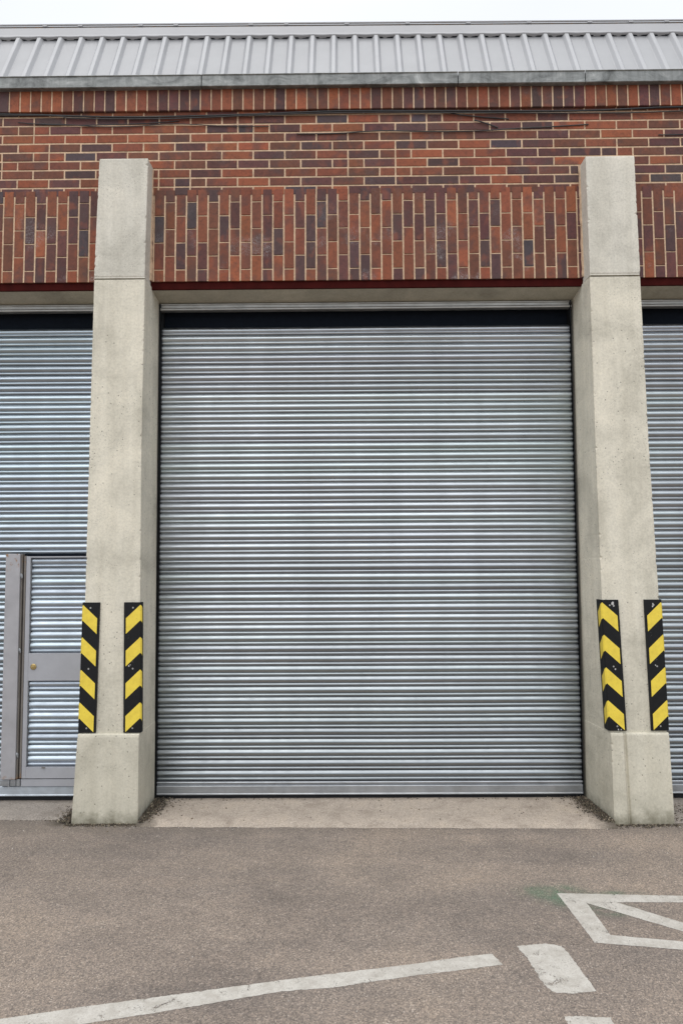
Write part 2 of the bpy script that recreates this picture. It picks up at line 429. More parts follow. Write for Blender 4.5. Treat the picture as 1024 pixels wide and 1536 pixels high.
# white outlined box with a diagonal bar, open centre left unpainted
def box_marking():
    m = MB()
    z = .0014
    m.poly(rough_edge_poly([(1.051, -1.452), (1.674, -1.484), (2.05, -1.503), (2.05, -1.570), (1.641, -1.556), (1.317, -1.554), (1.167, -1.562)], z, seed=4))
    m.poly(rough_edge_poly([(1.051, -1.452), (1.167, -1.562), (1.172, -1.874), (1.079, -1.942)], z, seed=4))
    m.poly(rough_edge_poly([(1.079, -1.942), (1.172, -1.874), (1.472, -1.933), (1.97, -2.03), (2.05, -2.12), (1.44, -2.003)], z, seed=5))
    m.poly(rough_edge_poly([(1.167, -1.562), (1.317, -1.554), (1.548, -1.762), (1.80, -1.985), (1.68, -1.965), (1.511, -1.844)], z, seed=6))
    m.poly(rough_edge_poly([(1.97, -1.570), (2.05, -1.570), (2.05, -2.12), (1.97, -2.03)], z, seed=7))
    o = m.build('painted_marking', PAINT, ground, fix=False)
    for p in o.data.polygons:
        if p.normal.z < 0: p.flip()
    o['label'] = 'white painted outline of a box with a diagonal bar'
box_marking()
def green_patch():
    m = MB(); N = 40; M_ = 30
    x0, x1, y0, y1 = .82, 1.62, -1.80, -1.30
    blobs = [(.99, -1.44, .11, .075), (1.10, -1.50, .11, .10), (1.27, -1.63, .10, .055), (1.36, -1.455, .12, .022), (1.03, -1.40, .1, .03)]
    def w(x, y): return min(1, sum(math.exp(-(((x - a) / c) ** 2 + ((y - b) / d) ** 2) * 1.1) for a, b, c, d in blobs) * 1.25)
    for i in range(N):
        for j in range(M_):
            xa, xb = x0 + (x1 - x0) * i / N, x0 + (x1 - x0) * (i + 1) / N
            ya, yb = y0 + (y1 - y0) * j / M_, y0 + (y1 - y0) * (j + 1) / M_
            v = w((xa + xb) / 2, (ya + yb) / 2)
            if v < .05: continue
            m.poly([(xa, ya, .0008), (xb, ya, .0008), (xb, yb, .0008), (xa, yb, .0008)], (v, v, v))
    o = m.build('painted_marking', GREEN, ground, fix=False)
    o['label'] = 'worn green paint patch under the corner of the white box'
green_patch()

# ------------------------------------------------------------------ building
bld = empty('depot_building', (0, 0, 0))
tag(bld, 'red brick depot with concrete pillars, steel roller shutters and a grey ribbed metal roof', 'building')
YB = -.2                                    # face of the brickwork
XW0, XW1 = -6.2, 6.4

# --- brick wall
def brick_col(r=None):
    r = random.random() if r is None else r
    if r < .14: c = (.275, .074, .038)
    elif r < .34: c = (.210, .058, .034)
    elif r < .60: c = (.155, .050, .034)
    elif r < .84: c = (.112, .045, .036)
    elif r < .96: c = (.088, .047, .041)
    else: c = (.070, .054, .054)
    k = random.uniform(.82, 1.15)
    c = (c[0] * 1.0, c[1] * 1.10, c[2] * .96) if c[0] > .14 else (c[0] * 1.0, c[1] * .93, c[2] * 1.05)
    return tuple(x * k * random.uniform(.94, 1.06) for x in c)

def brick(m, x0, x1, z0, z1, yf, yb, col, b=.002):
    j = lambda: random.uniform(-.0009, .0009)
    yf += random.uniform(-.0016, .0016)
    o = [(x0 + j(), yf + b * .8, z0 + j()), (x1 + j(), yf + b * .8, z0 + j()), (x1 + j(), yf + b, z1 + j()), (x0 + j(), yf + b, z1 + j())]
    i = [(x0 + b, yf, z0 + b), (x1 - b, yf, z0 + b), (x1 - b, yf, z1 - b), (x0 + b, yf, z1 - b)]
    k = [(p[0], yb, p[2]) for p in o]
    vs = i + o + k; fs = [(0, 1, 2, 3)]
    for a in range(4):
        c = (a + 1) % 4
        fs += [(a, a + 4, c + 4, c), (a + 4, a + 8, c + 8, c + 4)]
    m.mesh(vs, fs, col)

wall = MB()
JT = .0115
# horizontal courses
CH = .0665; ztop = 4.959
z_j = [4.658 + CH * k for k in range(-4, 5)]
L = .2275
zc = 4.392
row = 0
k = 0
z = 4.658 - CH * 5
while z < ztop + .02:
    z0, z1 = z + JT / 2, min(z + CH - JT / 2, ztop + .03)
    if z1 > 4.36 and z1 - z0 > .01:
        idx = round((z - 4.658) / CH)
        off = -1.459 if idx % 2 == 0 else -1.574      # course 4.658..4.7245 has a joint at x=-1.459
        x = off - L * 24
        while x < XW1:
            if x > XW0 - L:
                if random.random() < .10:
                    brick(wall, x + JT / 2, x + L / 2 - JT / 2, z0, z1, YB, YB + .05, brick_col())
                    brick(wall, x + L / 2 + JT / 2, x + L - JT / 2, z0, z1, YB, YB + .05, brick_col())
                else:
                    brick(wall, x + JT / 2, x + L - JT / 2, z0, z1, YB, YB + .05, brick_col())
            x += L
    z += CH
# upright bricks above the openings
CP = .0776; VL = .1985
zb, zt = 3.694, 4.372
col0 = -1.298
n0 = int((XW0 - col0) / CP)
for c in range(n0, int((XW1 - col0) / CP)):
    x0 = col0 + c * CP + .0062; x1 = col0 + (c + 1) * CP - .0062
    ph = 3.880 if c % 2 == 0 else 3.978 
    zs = [zb] + [q for q in (ph + VL * k for k in range(-2, 4)) if zb + .03 < q < zt - .03] + [zt]
    for a, b_ in zip(zs[:-1], zs[1:]):
        lo = a + (0 if a == zb else JT / 2 - .0015); hi = b_ - (JT / 2 - .0015)
        brick(wall, x0, x1, lo, hi, YB - .0015, YB + .05, brick_col())
# soldier course below the gutter
SP = .0770; s0 = -2.354
for c in range(int((XW0 - s0) / SP), int((XW1 - s0) / SP)):
    x0 = s0 + c * SP + .0048; x1 = s0 + (c + 1) * SP - .0048
    brick(wall, x0, x1, 4.952, 5.15, YB - .022, YB + .05, brick_col(random.random() * .95), .004)
brick_wall = wall.build('brick_wall', BRICK, bld, fix=True)
mo = MB()
mo.box(XW0 - .1, XW1 + .1, YB + .0035, .25, 3.697, 5.0)
mo.box(XW0 - .1, XW1 + .1, YB - .0175, .25, 4.956, 5.16)
mo.build('mortar', MORTAR, brick_wall)
# side and rear walls of the building and the piers beyond the three bays, plain brick colour
sh = MB()
sh.box(XW0, XW0 + .3, YB + .26, 9, 0, 5.1); sh.box(XW1 - .3, XW1, YB + .26, 9, 0, 5.1); sh.box(XW0 + .3, XW1 - .3, 8.7, 9, 0, 5.1)
sh.box(XW0, -5.0, YB + .01, .2, 0, 3.695); sh.box(5.2, XW1, YB + .01, .2, 0, 3.695)
for p in range(len(sh.c)): sh.c[p] = (.14, .045, .034)
sh.build('side_wall', BRICK, bld)

# --- lintel
l = MB(); l.box(XW0, XW1, YB + .012, YB + .03, 3.640, 3.6965, .002)
lintel = l.build('steel_lintel', RED, bld)
l = MB()
pr = [(YB + .031, 3.640), (YB + .031, 3.690), (.12, 3.690), (.12, 3.607), (0.0, 3.607)]
l.loft([[(x, y, z) for y, z in pr] for x in (-5.0, 5.2)])
l.build('soffit_beam', CONC_REV, bld)

# --- pillars
def lerp(a, b, t): return a + (b - a) * t
def interp(tab, z):
    for (z0, *a), (z1, *b) in zip(tab[:-1], tab[1:]):
        if z <= z1: 
            t = (z - z0) / (z1 - z0); return [lerp(p, q, t) for p, q in zip(a, b)]
    return tab[-1][1:]

def ring(xl, xr, yf, yrear, z, seed, rl, rr, groove=None):
    """cross-section, left edge -> right edge, with chipped front corners"""
    def chip(s, zz):
        a = noise.noise(Vector((s, zz * 26, seed))); b = noise.noise(Vector((s + 9, zz * 70, seed)))
        c = .003 + max(0, a - .2) * .030 + max(0, b - .22) * .035
        return c
    cl, cr = chip(1.0, z), chip(5.0, z)
    wob = .0012 * noise.noise(Vector((z * 3, seed, 0)))
    p = [(rl, yrear, z), (xl, yf + cl, z), (xl + cl * .35, yf + cl * .35, z), (xl + cl, yf, z)]
    if groove:
        gx = groove
        p += [(gx - .014, yf + wob, z), (gx - .006, yf + .016, z), (gx + .005, yf + .019, z), (gx + .012, yf + .006, z)]
        p += [(xr - cr, yf + .006, z), (xr - cr * .35, yf + .006 + cr * .35, z), (xr, yf + .006 + cr, z), (rr, yrear, z)]
    else:
        p += [(lerp(xl, xr, .33), yf + wob, z), (lerp(xl, xr, .5), yf, z), (lerp(xl, xr, .6), yf, z), (lerp(xl, xr, .7), yf + wob, z)]
        p += [(xr - cr, yf, z), (xr - cr * .35, yf + cr * .35, z), (xr, yf + cr, z), (rr, yrear, z)]
    return p

def pillar(shaft, base, head, rl, rr, seed, label, groove=None):
    m = MB(); rings = []; z = shaft[0][0]
    while z <= shaft[-1][0] + 1e-6:
        xl, xr, yf = interp(shaft, z); rings.append(ring(xl, xr, yf, .14, z, seed, rl, rr)); z += .014
    xl, xr, yf = shaft[-1][1:]
    if rings[-1][0][2] < shaft[-1][0] - .001: rings.append(ring(xl, xr, yf, .14, shaft[-1][0], seed, rl, rr))
    zt_ = shaft[-1][0]
    # shoulder: the shaft top pinched under the head block
    rings.append([(a, b + (.006 if b < 0 else 0), zt_ + .005) for a, b, _ in rings[-1]])
    m.loft(rings)
    sh_ = m.build('pillar', CONC, bld); sh_['label'] = label
    m = MB(); rings = []; z = base[0][0]
    while z < base[-1][0] - .004:
        xl, xr, yf = interp(base, z)
        rings.append(ring(xl, xr, yf, .142, z, seed + 3, rl - .0015, rr + .0015, groove)); z += .014
    xl, xr, yf = base[-1][1:]
    top = ring(xl, xr, yf, .142, base[-1][0], seed + 3, rl - .0015, rr + .0015, groove)
    cx = (xl + xr) / 2
    rings.append([(a, b + .003 if b < -.1 else b, base[-1][0] - .003) for a, b, _ in top])
    rings.append([(cx + (a - cx) * .996, b + .010 if b < -.1 else b, base[-1][0] + .002) for a, b, _ in top])
    rings.append([(cx + (a - cx) * .985, b + .04 if b < -.1 else b, base[-1][0] + .006) for a, b, _ in top])
    m.loft(rings); m.build('base_block', CONC, sh_)
    m = MB(); rings = []; z = head[0][0]
    while z < head[-1][0] - .004:
        xl, xr, yf = interp(head, z); rings.append(ring(xl, xr, yf, YB + .03, z, seed + 7, xl, xr)); z += .014
    xl, xr, yf = head[-1][1:]
    rings.append(ring(xl + .002, xr - .002, yf + .002, YB + .03, head[-1][0], seed + 7, xl, xr))
    xl, xr, yf = head[0][1:]
    # soft rounded lower lip
    low = rings[0]
    rings = [[(a, b + (.002 if b < -.25 else 0), zz - .016) for a, b, zz in low], [(a, b + (.003 if b < -.25 else 0), zz - .007) for a, b, zz in low]] + rings
    m.loft(rings); m.build('head_block', CONC_TOP, sh_)
    return sh_

shaftL = [(.56, -1.768, -1.376, -.40), (1.44, -1.758, -1.388, -.385), (2.48, -1.756, -1.400, -.36), (3.655, -1.751, -1.397, -.338)]
baseL = [(-.01, -1.806, -1.372, -.432), (.568, -1.778, -1.374, -.425)]
headL = [(3.682, -1.751, -1.398, -.342), (4.528, -1.728, -1.385, -.340)]
shaftR = [(.56, 1.709, 2.078, -.40), (1.44, 1.685, 2.063, -.385), (2.48, 1.682, 2.042, -.36), (3.645, 1.684, 2.031, -.338)]
baseR = [(-.01, 1.694, 2.083, -.468), (.562, 1.706, 2.085, -.425)]
headR = [(3.674, 1.684, 2.031, -.342), (4.511, 1.678, 2.018, -.340)]
pillar(shaftL, baseL, headL, -1.79, -1.374, 11, 'concrete pillar left of the middle shutter')
pillar(shaftR, baseR, headR, 1.655, 2.075, 23, 'concrete pillar right of the middle shutter, with a groove down its base', groove=1.797)
# mortar pointing where the head blocks meet the brickwork
for x in (-1.392, 1.680):
    m = MB(); rings = []
    z = 3.70
    s = 1 if x < 0 else -1
    while z < 4.52:
        w = .008 + .004 * noise.noise(Vector((z * 30, x, 0))); dd = .004 * noise.noise(Vector((z * 20, x, 5)))
        xx = x + (.004 if x < 0 else -.004) * (z - 3.7)
        rings.append([(xx - s * .01, YB + .01, z), (xx + s * w, YB - .003 + dd * .3, z), (xx + s * .004, YB - .018 + dd, z), (xx - s * .01, YB - .018, z)]); z += .012
    m.loft(rings); m.build('pointing', MORTAR, brick_wall)

# --- roller shutters
def slat_profile():
    """one slat as smooth strips of (y, z) from its top (z=1) to its bottom (z=0), y negative = outwards"""
    A = []
    for k in range(11):                      # main bulge
        t = k / 10; a = pi * (0.04 + .90 * t)
        A.append((-.0145 * sin(a), .970 - .600 * t))
    B = []
    for k in range(6):                       # small interlocking roll
        t = k / 5; a = pi * (.10 + .82 * t)
        B.append((-.0085 * sin(a) - .001, .335 - .262 * t))
    return [[(.013, 1.0), (.012, .982)], [(.012, .982), A[0]], A, [A[-1], (.002, .352), B[0]], B, [B[-1], (.013, .055)], [(.013, .055), (.013, 0)]]
PROF = slat_profile()

def slats(m, x0, x1, z0, z1, y0, seed, nx=28, bend=False, pitch=PITCH, amp=1.0):
    n = int(round((z1 - z0) / pitch)); pitch = (z1 - z0) / n
    def warp(x, y, z, i):
        w = noise.noise(Vector((x * 1.6 + seed, i * 3.1, 0))) * .0007 * amp + noise.noise(Vector((x * .8, i * .35, seed))) * .0014 * amp
        yy = y + noise.noise(Vector((x * 1.1 + seed, z * 1.7, 2))) * .003 * amp
        if bend and z > z1 - .09: yy += (z - z1 + .09) ** 2 * 4.5
        return (x, yy, z + w)
    for i in range(n):
        b = z1 - (i + 1) * pitch
        dy = random.uniform(-.0006, .0006)
        for part in PROF:
            cols = []
            for j in range(nx + 1):
                x = lerp(x0, x1, j / nx)
                cols.append([warp(x, y0 + y + dy, b + t * pitch, i) for y, t in part])
            m.loft(cols, closed=False, smooth=True)

def shutter(name_label, x0, x1, zb, matS, matR, seed, gap=None):
    c = MB()
    if gap:                                   # the wicket door fills part of this shutter
        n_up = int(round((3.437 - 1.760) / PITCH)); pz = (3.437 - 1.760) / n_up
        slats(c, x0, x1, 1.760, 3.437, .012, seed, bend=True, nx=36)
        slats(c, x0, gap, .143, 1.760, .012, seed + 1, nx=20)
    else:
        slats(c, x0, x1, .143, 3.437, .012, seed, bend=True)
    sh_ = c.build('roller_shutter', matS, bld, fix=False); sh_['label'] = name_label
    # face outwards
    me = sh_.data
    if sum(p.normal.y for p in me.polygons) > 0:
        me.flip_normals()
    r = MB()
    xr0, xr1 = x0, x1
    pr = [(.02, .142), (-.004, .142), (-.007, .136), (-.004, .128), (.004, .124), (.004, .119), (-.010, .116), (-.012, .113), (-.012, zb + .012), (-.016, zb + .008), (-.016, zb + .002), (.02, zb)]
    r.loft([[(x, y, z) for y, z in pr] for x in (xr0, xr1)]); r.build('bottom_rail', matR, sh_)
    r = MB(); r.box(x0, x1, -.004, .012, .022, zb - .001); r.build('rubber_seal', GUIDE, sh_)
    for gx0, gx1, lip in ((x0 - .016, x0 + .001, 1), (x1 - .001, x1 + .016, -1)):
        r = MB(); r.box(gx0, gx1, .035, .09, .02, 3.60)
        r.box(gx0, gx0 + .006, -.020, .035, .02, 3.598); r.box(gx1 - .004, gx1, -.018, .004, .02, 3.45) if lip == 1 else r.box(gx0, gx0 + .004, -.018, .004, .02, 3.45)
        r.build('guide_rail', GUIDE, sh_)
    r = MB()
    pr = [(.03, 3.602), (-.004, 3.602), (-.006, 3.598), (-.004, 3.592), (.004, 3.590), (.006, 3.574), (-.006, 3.569), (-.016, 3.564), (-.018, 3.556), (-.015, 3.549), (-.004, 3.546), (.03, 3.546)]
    r.loft([[(x, y, z) for y, z in pr] for x in (x0 - .012, x1 + .012)]); r.build('head_rail', HEAD, sh_, sharp=50)
    r = MB(); r.box(x0 - .012, x1 + .012, .075, .085, 3.38, 3.60); r.build('head_shade_plate', DARK, sh_)  # near-black plate painting the shade inside the shutter head
    return sh_
shutter('wide galvanised roller shutter between the two pillars', -1.359, 1.641, .053, SLAT, RAIL, 3)
shutter('galvanised roller shutter at the left edge with a wicket door in it', -4.95, -1.775, .049, SLAT_L, RAIL_L, 41, gap=-2.437)
shutter('galvanised roller shutter at the right edge, mostly cut off', 2.085, 5.15, .054, SLAT, RAIL, 77)

# --- wicket door in the left shutter
def wicket():
    d = MB()
    yo = -.030
    xs = -2.311; xe = -1.62
    # leaf: stile, middle plate, bottom rail, top rail
    d.box(xs, -2.281, yo, yo + .04, .176, 1.742, .002)
    d.box(-2.281, xe, yo + .001, yo + .038, .857, 1.050, .0015)
    d.box(-2.281, xe, yo + .001, yo + .038, .176, .253, .0015)
    d.box(-2.281, xe, yo + .003, yo + .038, 1.732, 1.741, .001)
    leaf = d.build('wicket_door', GREY_B, bld); leaf['label'] = 'narrow grey steel wicket door with ribbed panels set in the left shutter'
    for za, zb_ in ((.253, .857), (1.050, 1.732)):
        p = MB(); slats(p, -2.277, xe, za, zb_, yo + .030, za * 10, nx=10, pitch=.0762, amp=.3)
        o = p.build('ribbed_panel', SLAT_W, leaf, fix=False)
        if sum(q.normal.y for q in o.data.polygons) > 0: o.data.flip_normals()
    p = MB(); p.box(-2.448, -2.344, yo - .028, yo + .012, .176, 1.760, .003)
    p.build('door_post', GREY, leaf)
    p = MB(); p.box(-2.343, -2.334, yo - .012, yo + .03, .176, 1.757, .001); p.box(-2.326, -2.313, yo - .002, yo + .03, .18, 1.745, .001)
    p.build('door_jamb', RUST, leaf)
    p = MB(); p.box(-2.334, -2.312, yo + .03, yo + .05, .115, 1.760); p.box(-2.334, xe, yo + .036, yo + .05, 1.742, 1.762); p.build('shadow_gap', DARK, leaf)
    p = MB(); p.box(-2.318, xe, yo + .006, yo + .03, .120, .170, .002); p.build('threshold_rail', GREY_B, leaf)
    p = MB(); p.box(-2.345, -2.320, yo - .004, yo + .03, .124, .172, .002); p.box(-2.46, -2.348, yo - .006, yo + .03, .125, .168, .003); p.box(-2.40, -2.389, yo - .016, yo - .006, .122, .17, .002)
    p.build('foot_bracket', RAIL, leaf)
    for z in (1.60, 1.07, .34):
        p = MB(); p.tube([(-2.340, yo - .016, z - .02), (-2.340, yo - .016, z + .02)], .0042, 10); p.box(-2.338, -2.33, yo - .016, yo - .010, z - .014, z + .014, .001)
        p.build('hinge', RAIL, leaf)
    p = MB()
    rings = []
    for r_, yy in ((.021, 0), (.021, -.004), (.017, -.007), (.011, -.007), (.010, -.011), (.004, -.012)):
        rings.append([(-2.243 + r_ * cos(a * pi / 12), yo + yy, .956 + r_ * sin(a * pi / 12)) for a in range(24)])
    p.loft(rings, smooth=True); p.box(-2.2445, -2.2415, yo - .0135, yo - .011, .950, .962)
    p.build('lock', BRASS, leaf, sharp=30)
    p = MB(); p.box(-2.17, -2.145, yo - .006, yo + .002, .248, .255, .001); p.build('catch', RUST, leaf)
wicket()

# --- roof
RP = .1597; rx0 = -2.478
def roof_pt(t, out):                         # t from eave to top, out = offset normal to the slope
    a = Vector((0, -.243, 5.178)); b = Vector((0, .033, 5.692)); d = b - a; n_ = Vector((0, -d.z, d.y)).normalized()
    p = a + d * t + n_ * out
    return p.y, p.z
def tilt(o):
    for v in o.data.vertices:
        k = max(0, min(1, (v.co.z - 5.2) / .5)); v.co.z -= .0042 * v.co.x * k
rf = MB()
prof = []
for k in range(int((XW0 - rx0) / RP), int((XW1 - rx0) / RP) + 1):
    x = rx0 + k * RP
    prof += [(x - .033, 0, 1), (x - .030, .0018, 1.13), (x - .014, .022, 1.13), (x - .0115, .024, 1.13), (x + .0115, .024, 1.13), (x + .014, .022, 1.13), (x + .030, .0018, 1.13), (x + .033, 0, 1.05), (x + RP * .5, .0008, 1)]  # ribs tinted lighter than the pans: light on their sides put into colour
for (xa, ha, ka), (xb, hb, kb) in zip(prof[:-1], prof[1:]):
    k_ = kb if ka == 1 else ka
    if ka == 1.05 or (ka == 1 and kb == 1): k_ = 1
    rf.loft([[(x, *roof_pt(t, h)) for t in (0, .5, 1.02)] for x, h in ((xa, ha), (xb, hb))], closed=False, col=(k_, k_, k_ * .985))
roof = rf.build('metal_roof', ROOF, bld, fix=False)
if sum(p.normal.y for p in roof.data.polygons) > 0: roof.data.flip_normals()
# near-black strip painting the shade in the gap under the flashing, between ribs
f = MB(); f.loft([[(x, *roof_pt(t, h)) for t, h in ((.935, .001), (.935, .011), (1.01, .011), (1.01, .001))] for x in (XW0, XW1)])
f.build('gap_shade_strip', DARK, roof)
f = MB()
pf = [(.030, 5.652), (-.007, 5.672), (-.009, 5.678), (-.004, 5.690), (.008, 5.754), (.020, 5.761), (.04, 5.761)]
NX = 420; cols = []
for i in range(NX + 1):
    x = lerp(XW0 - .1, XW1 + .1, i / NX)
    ph = (x - rx0) / RP; sag = -.0035 * (0.5 - .5 * cos(2 * pi * ph)) 
    cols.append([(x, y, z + (sag if j in (1, 2) else 0)) for j, (y, z) in enumerate(pf)])
f.loft(cols, closed=False, smooth=False)
fl = f.build('ridge_flashing', ROOF_L, roof, fix=False)
if sum(p.normal.y for p in fl.data.polygons) > 0: fl.data.flip_normals()
f = MB(); f.box(XW0 - .1, XW1 + .1, .030, 8.9, 5.762, 5.771, .001); f.build('roof_deck', ROOF_L, roof)
f = MB()
f.tube([(XW0 - .1, .015, 5.7835), (XW1 + .1, .015, 5.7835)], .0075, 8)
k = XW0
while k < XW1:
    f.box(k, k + .035, .005, .03, 5.765, 5.7755, .002); k += random.choice((.27, .31, .46, .57))
f.build('edge_rail', ROOF_L, roof)
f = MB(); f.box(XW0 - .1, XW1 + .1, .022, .0295, 5.763, 5.7765); f.build('edge_groove', RUST, roof)
for o in [roof] + list(roof.children): tilt(o)
# gutter, in lengths with visible joints
joints = [XW0 - .1, -3.9, -1.03, .81, 1.72, 4.2, XW1 + .1]
pg = [(-.244, 5.182), (-.262, 5.197), (-.266, 5.192), (-.259, 5.186), (-.259, 5.118), (-.265, 5.113), (-.265, 5.107), (-.256, 5.104), (-.205, 5.110), (-.205, 5.19)]
for i, (a, b) in enumerate(zip(joints[:-1], joints[1:])):
    o = .0015 * (i % 2); gt = MB()
    gt.loft([[(x, y - o, z - o) for y, z in pg] for x in (a + .003, b - .003)])
    gut = gt.build('gutter', GUT, roof)
# ------------------------------------------------------------------ cables
def cable(name, pts, r, mat, label, sag=0.0):
    P = []
    V = [Vector(p) for p in pts]
    for i in range(len(V) - 1):
        p0 = V[max(i - 1, 0)]; p1 = V[i]; p2 = V[i + 1]; p3 = V[min(i + 2, len(V) - 1)]
        for s in range(8):
            t = s / 8
            P.append(.5 * ((2 * p1) + (-p0 + p2) * t + (2 * p0 - 5 * p1 + 4 * p2 - p3) * t * t + (-p0 + 3 * p1 - 3 * p2 + p3) * t ** 3))
    P.append(V[-1])
    P = [Vector((p.x, p.y, p.z + .0015 * noise.noise(Vector((p.x * 9, r * 900, 0))))) for p in P]
    m = MB(); m.tube(P, r, 8); o = m.build(name, mat)
    return tag(o, label, 'cable', 'cables strung along the brickwork')
yc = YB - .012
cable('wall_cable', [(-6, yc, 4.95), (-4, yc, 4.948), (-2.9, yc, 4.946), (-2.497, yc, 4.943), (-2.206, yc, 4.935), (-1.915, yc, 4.921), (-1.529, yc, 4.911), (-1.239, yc, 4.912), (-.902, yc, 4.918), (-.565, yc, 4.926),
    (-.026, yc, 4.940), (.637, yc, 4.934), (1.355, yc, 4.924), (1.833, yc, 4.926), (2.426, yc, 4.945), (3.5, yc, 4.95), (6, yc, 4.94)], .0065, CABLE, 'thick black cable running the whole width just under the upright top course of bricks')
cable('wall_cable', [(-6, yc, 4.93), (-2.5, yc, 4.935), (-1.95, yc - .004, 4.905), (-1.3, yc - .002, 4.896), (-.6, yc - .004, 4.914), (.1, yc, 4.928), (.9, yc - .006, 4.914), (2.0, yc, 4.905), (3.2, yc, 4.93), (6, yc, 4.92)], .0042, CABLE_G,
    'thin cable sagging just below the thick black one across the whole wall')
cable('wall_cable', [(-2.37, YB - .006, 4.884), (-2.2, YB - .007, 4.868), (-1.93, YB - .006, 4.858), (-1.62, YB - .009, 4.860), (-1.40, YB - .007, 4.868), (-1.20, YB - .006, 4.884)], .0032, CABLE, 'short loose black cable on the bricks at the upper left')
cable('wall_cable', [(-2.2, YB - .006, 4.872), (-2.0, YB - .008, 4.862), (-1.75, YB - .01, 4.842), (-1.5, YB - .008, 4.846), (-1.25, YB - .007, 4.862), (-.9, YB - .007, 4.842), (-.55, YB - .007, 4.834)], .003, CABLE_G, 'short thin grey cable on the bricks at the upper left')
cable('wall_cable', [(.70, YB - .01, 4.928), (.83, YB - .010, 4.904), (.93, YB - .008, 4.893), (1.05, YB - .006, 4.882), (1.18, YB - .005, 4.872)], .004, CABLE, 'black cable branching down from the thick one at the upper right')
cable('wall_cable', [(.93, YB - .006, 4.866), (.99, YB - .010, 4.846), (1.06, YB - .008, 4.822), (1.10, YB - .006, 4.806)], .0045, CABLE, 'short frayed black cable end hanging across the bricks at the upper right')
cable('wall_cable', [(-.35, YB - .006, 4.776), (-.026, YB - .006, 4.778), (.25, YB - .007, 4.793), (.6, YB - .008, 4.782), (.95, YB - .008, 4.783), (1.2, YB - .008, 4.797), (1.45, YB - .007, 4.808), (1.75, YB - .006, 4.824)], .0042, CABLE_G,
    'thin grey cable lying along the mortar joint at the upper right')
cable('wall_cable', [(2.25, YB - .006, 4.74), (2.4, YB - .006, 4.742), (2.8, YB - .006, 4.75), (3.4, YB - .006, 4.76)], .004, CABLE, 'short black cable at the right edge above the pillar')

# ------------------------------------------------------------------ corner guards
SCRAPE = mat_plain('scraped_rubber', (.55, .54, .52), .8, 0, .5, 90)
def guard(shaft, side, label, SF=.09, scuffs=()):
    """side -1: the pillar's left corner, +1: its right corner"""
    z0, z1 = .577, 1.428
    zm = z0
    def corner(z):
        xl, xr, yf = interp(shaft, z); return (xl if side < 0 else xr), yf
    bx, by = corner(z0)
    root = empty('corner_guard', (bx, by, z0))
    tag(root, label, 'corner guard', 'striped corner guards on the pillars')
    s = -side                                   # direction along the front face away from the corner
    t = .013; ch = .008; W = .104
    def path(z, out=0.0):                       # outer surface, from front flange end round to side flange end
        cx, cy = corner(z)
        q = [(cx + s * W, cy - t), (cx - s * t + s * ch, cy - t), (cx - s * t, cy - t + ch), (cx - s * t, cy + SF)]
        nrm = [(0, -1), (s * -.38, -.92), (s * -.92, -.38), (-s, 0)]
        return [(a + n1 * out - bx, b + n2 * out - by, z - z0) for (a, b), (n1, n2) in zip(q, nrm)]
    m = MB(); rings = []
    for k in range(19):
        z = lerp(z0, z1, k / 18); cx, cy = corner(z); P = path(z)
        wob = .0012 * noise.noise(Vector((z * 12, bx * 5, 1)))
        r = [(cx + s * (W + .001) - bx, cy + .004 - by, z - z0)] + [(a + s * wob, b, c) for a, b, c in P[:1]] + P[1:] + [(cx - s * 0 - bx, cy + SF - by, z - z0), (cx + s * .004 - bx, cy + .004 - by, z - z0)]
        if k in (0, 18):
            r = [(a, b + (.002 if b < 0 else 0), c) for a, b, c in r]
        rings.append(r)
    m.loft(rings); m.build('rubber_body', RUBBER, root)
    # stripes: chevrons that fall away from the corner on both faces
    st = MB()
    per = (z1 - z0) / 4; duty = per * .485; mf = .013
    for k in range(4):
        za = z1 - .016 - k * per
        def P(d, drop, zt__):                   # point at distance d from the corner edge along the face
            z = zt__ - drop
            q = path(z, .0009)
            if d >= 0:                          # front
                a, b = q[1], q[0]; L_ = abs(b[0] - a[0]); u = d / L_
                return tuple(lerp(a[i], b[i], u) for i in range(3))
            d = -d; L1 = ch * 1.414
            if d <= L1: return tuple(lerp(q[1][i], q[2][i], d / L1) for i in range(3))
            L2 = abs(q[3][1] - q[2][1]); return tuple(lerp(q[2][i], q[3][i], (d - L1) / L2) for i in range(3))
        Lf = W + t - ch - mf
        for d0, d1 in ((0, Lf), (0, -ch * 1.414), (-ch * 1.414, -(ch * 1.414 + SF - .016))):
            n_ = 4 if abs(d1 - d0) > .03 else 1
            for j in range(n_):
                e0 = lerp(d0, d1, j / n_); e1 = lerp(d0, d1, (j + 1) / n_)
                k0, k1 = abs(e0) * .93, abs(e1) * .93
                st.poly([P(e0, k0, za), P(e1, k1, za), P(e1, k1 + duty, za), P(e0, k0 + duty, za)])
    st.build('yellow_stripes', YEL, root)
    # bare flecks where the rubber has been scraped
    if scuffs:
        for u, zz, r_ in scuffs:
            f = MB()
            q = path(zz, .0007); x = lerp(q[1][0], q[0][0], u); y = q[0][1] - .0012
            f.poly([(x + r_ * cos(a * pi / 5) * random.uniform(.5, 1.2), y, zz - z0 + r_ * 1.3 * sin(a * pi / 5) * random.uniform(.5, 1.2)) for a in range(10)])
            f.build('scrape', SCRAPE, root)
    # countersunk fixing screws
    for zz in (z0 + .03, (z0 + z1) / 2 - .01, z1 - .035):
        b = MB(); q = path(zz, 0); x = lerp(q[1][0], q[0][0], .45); y = q[0][1]
        b.loft([[(x + r_ * cos(a * pi / 6), y - h, zz - z0 + r_ * sin(a * pi / 6)) for a in range(12)] for r_, h in ((.0055, -.001), (.0055, .0012), (.0035, .0008))])
        b.build('screw', HEAD, root)
guard(shaftL, -1, 'black and yellow striped guard on the left corner of the left pillar')
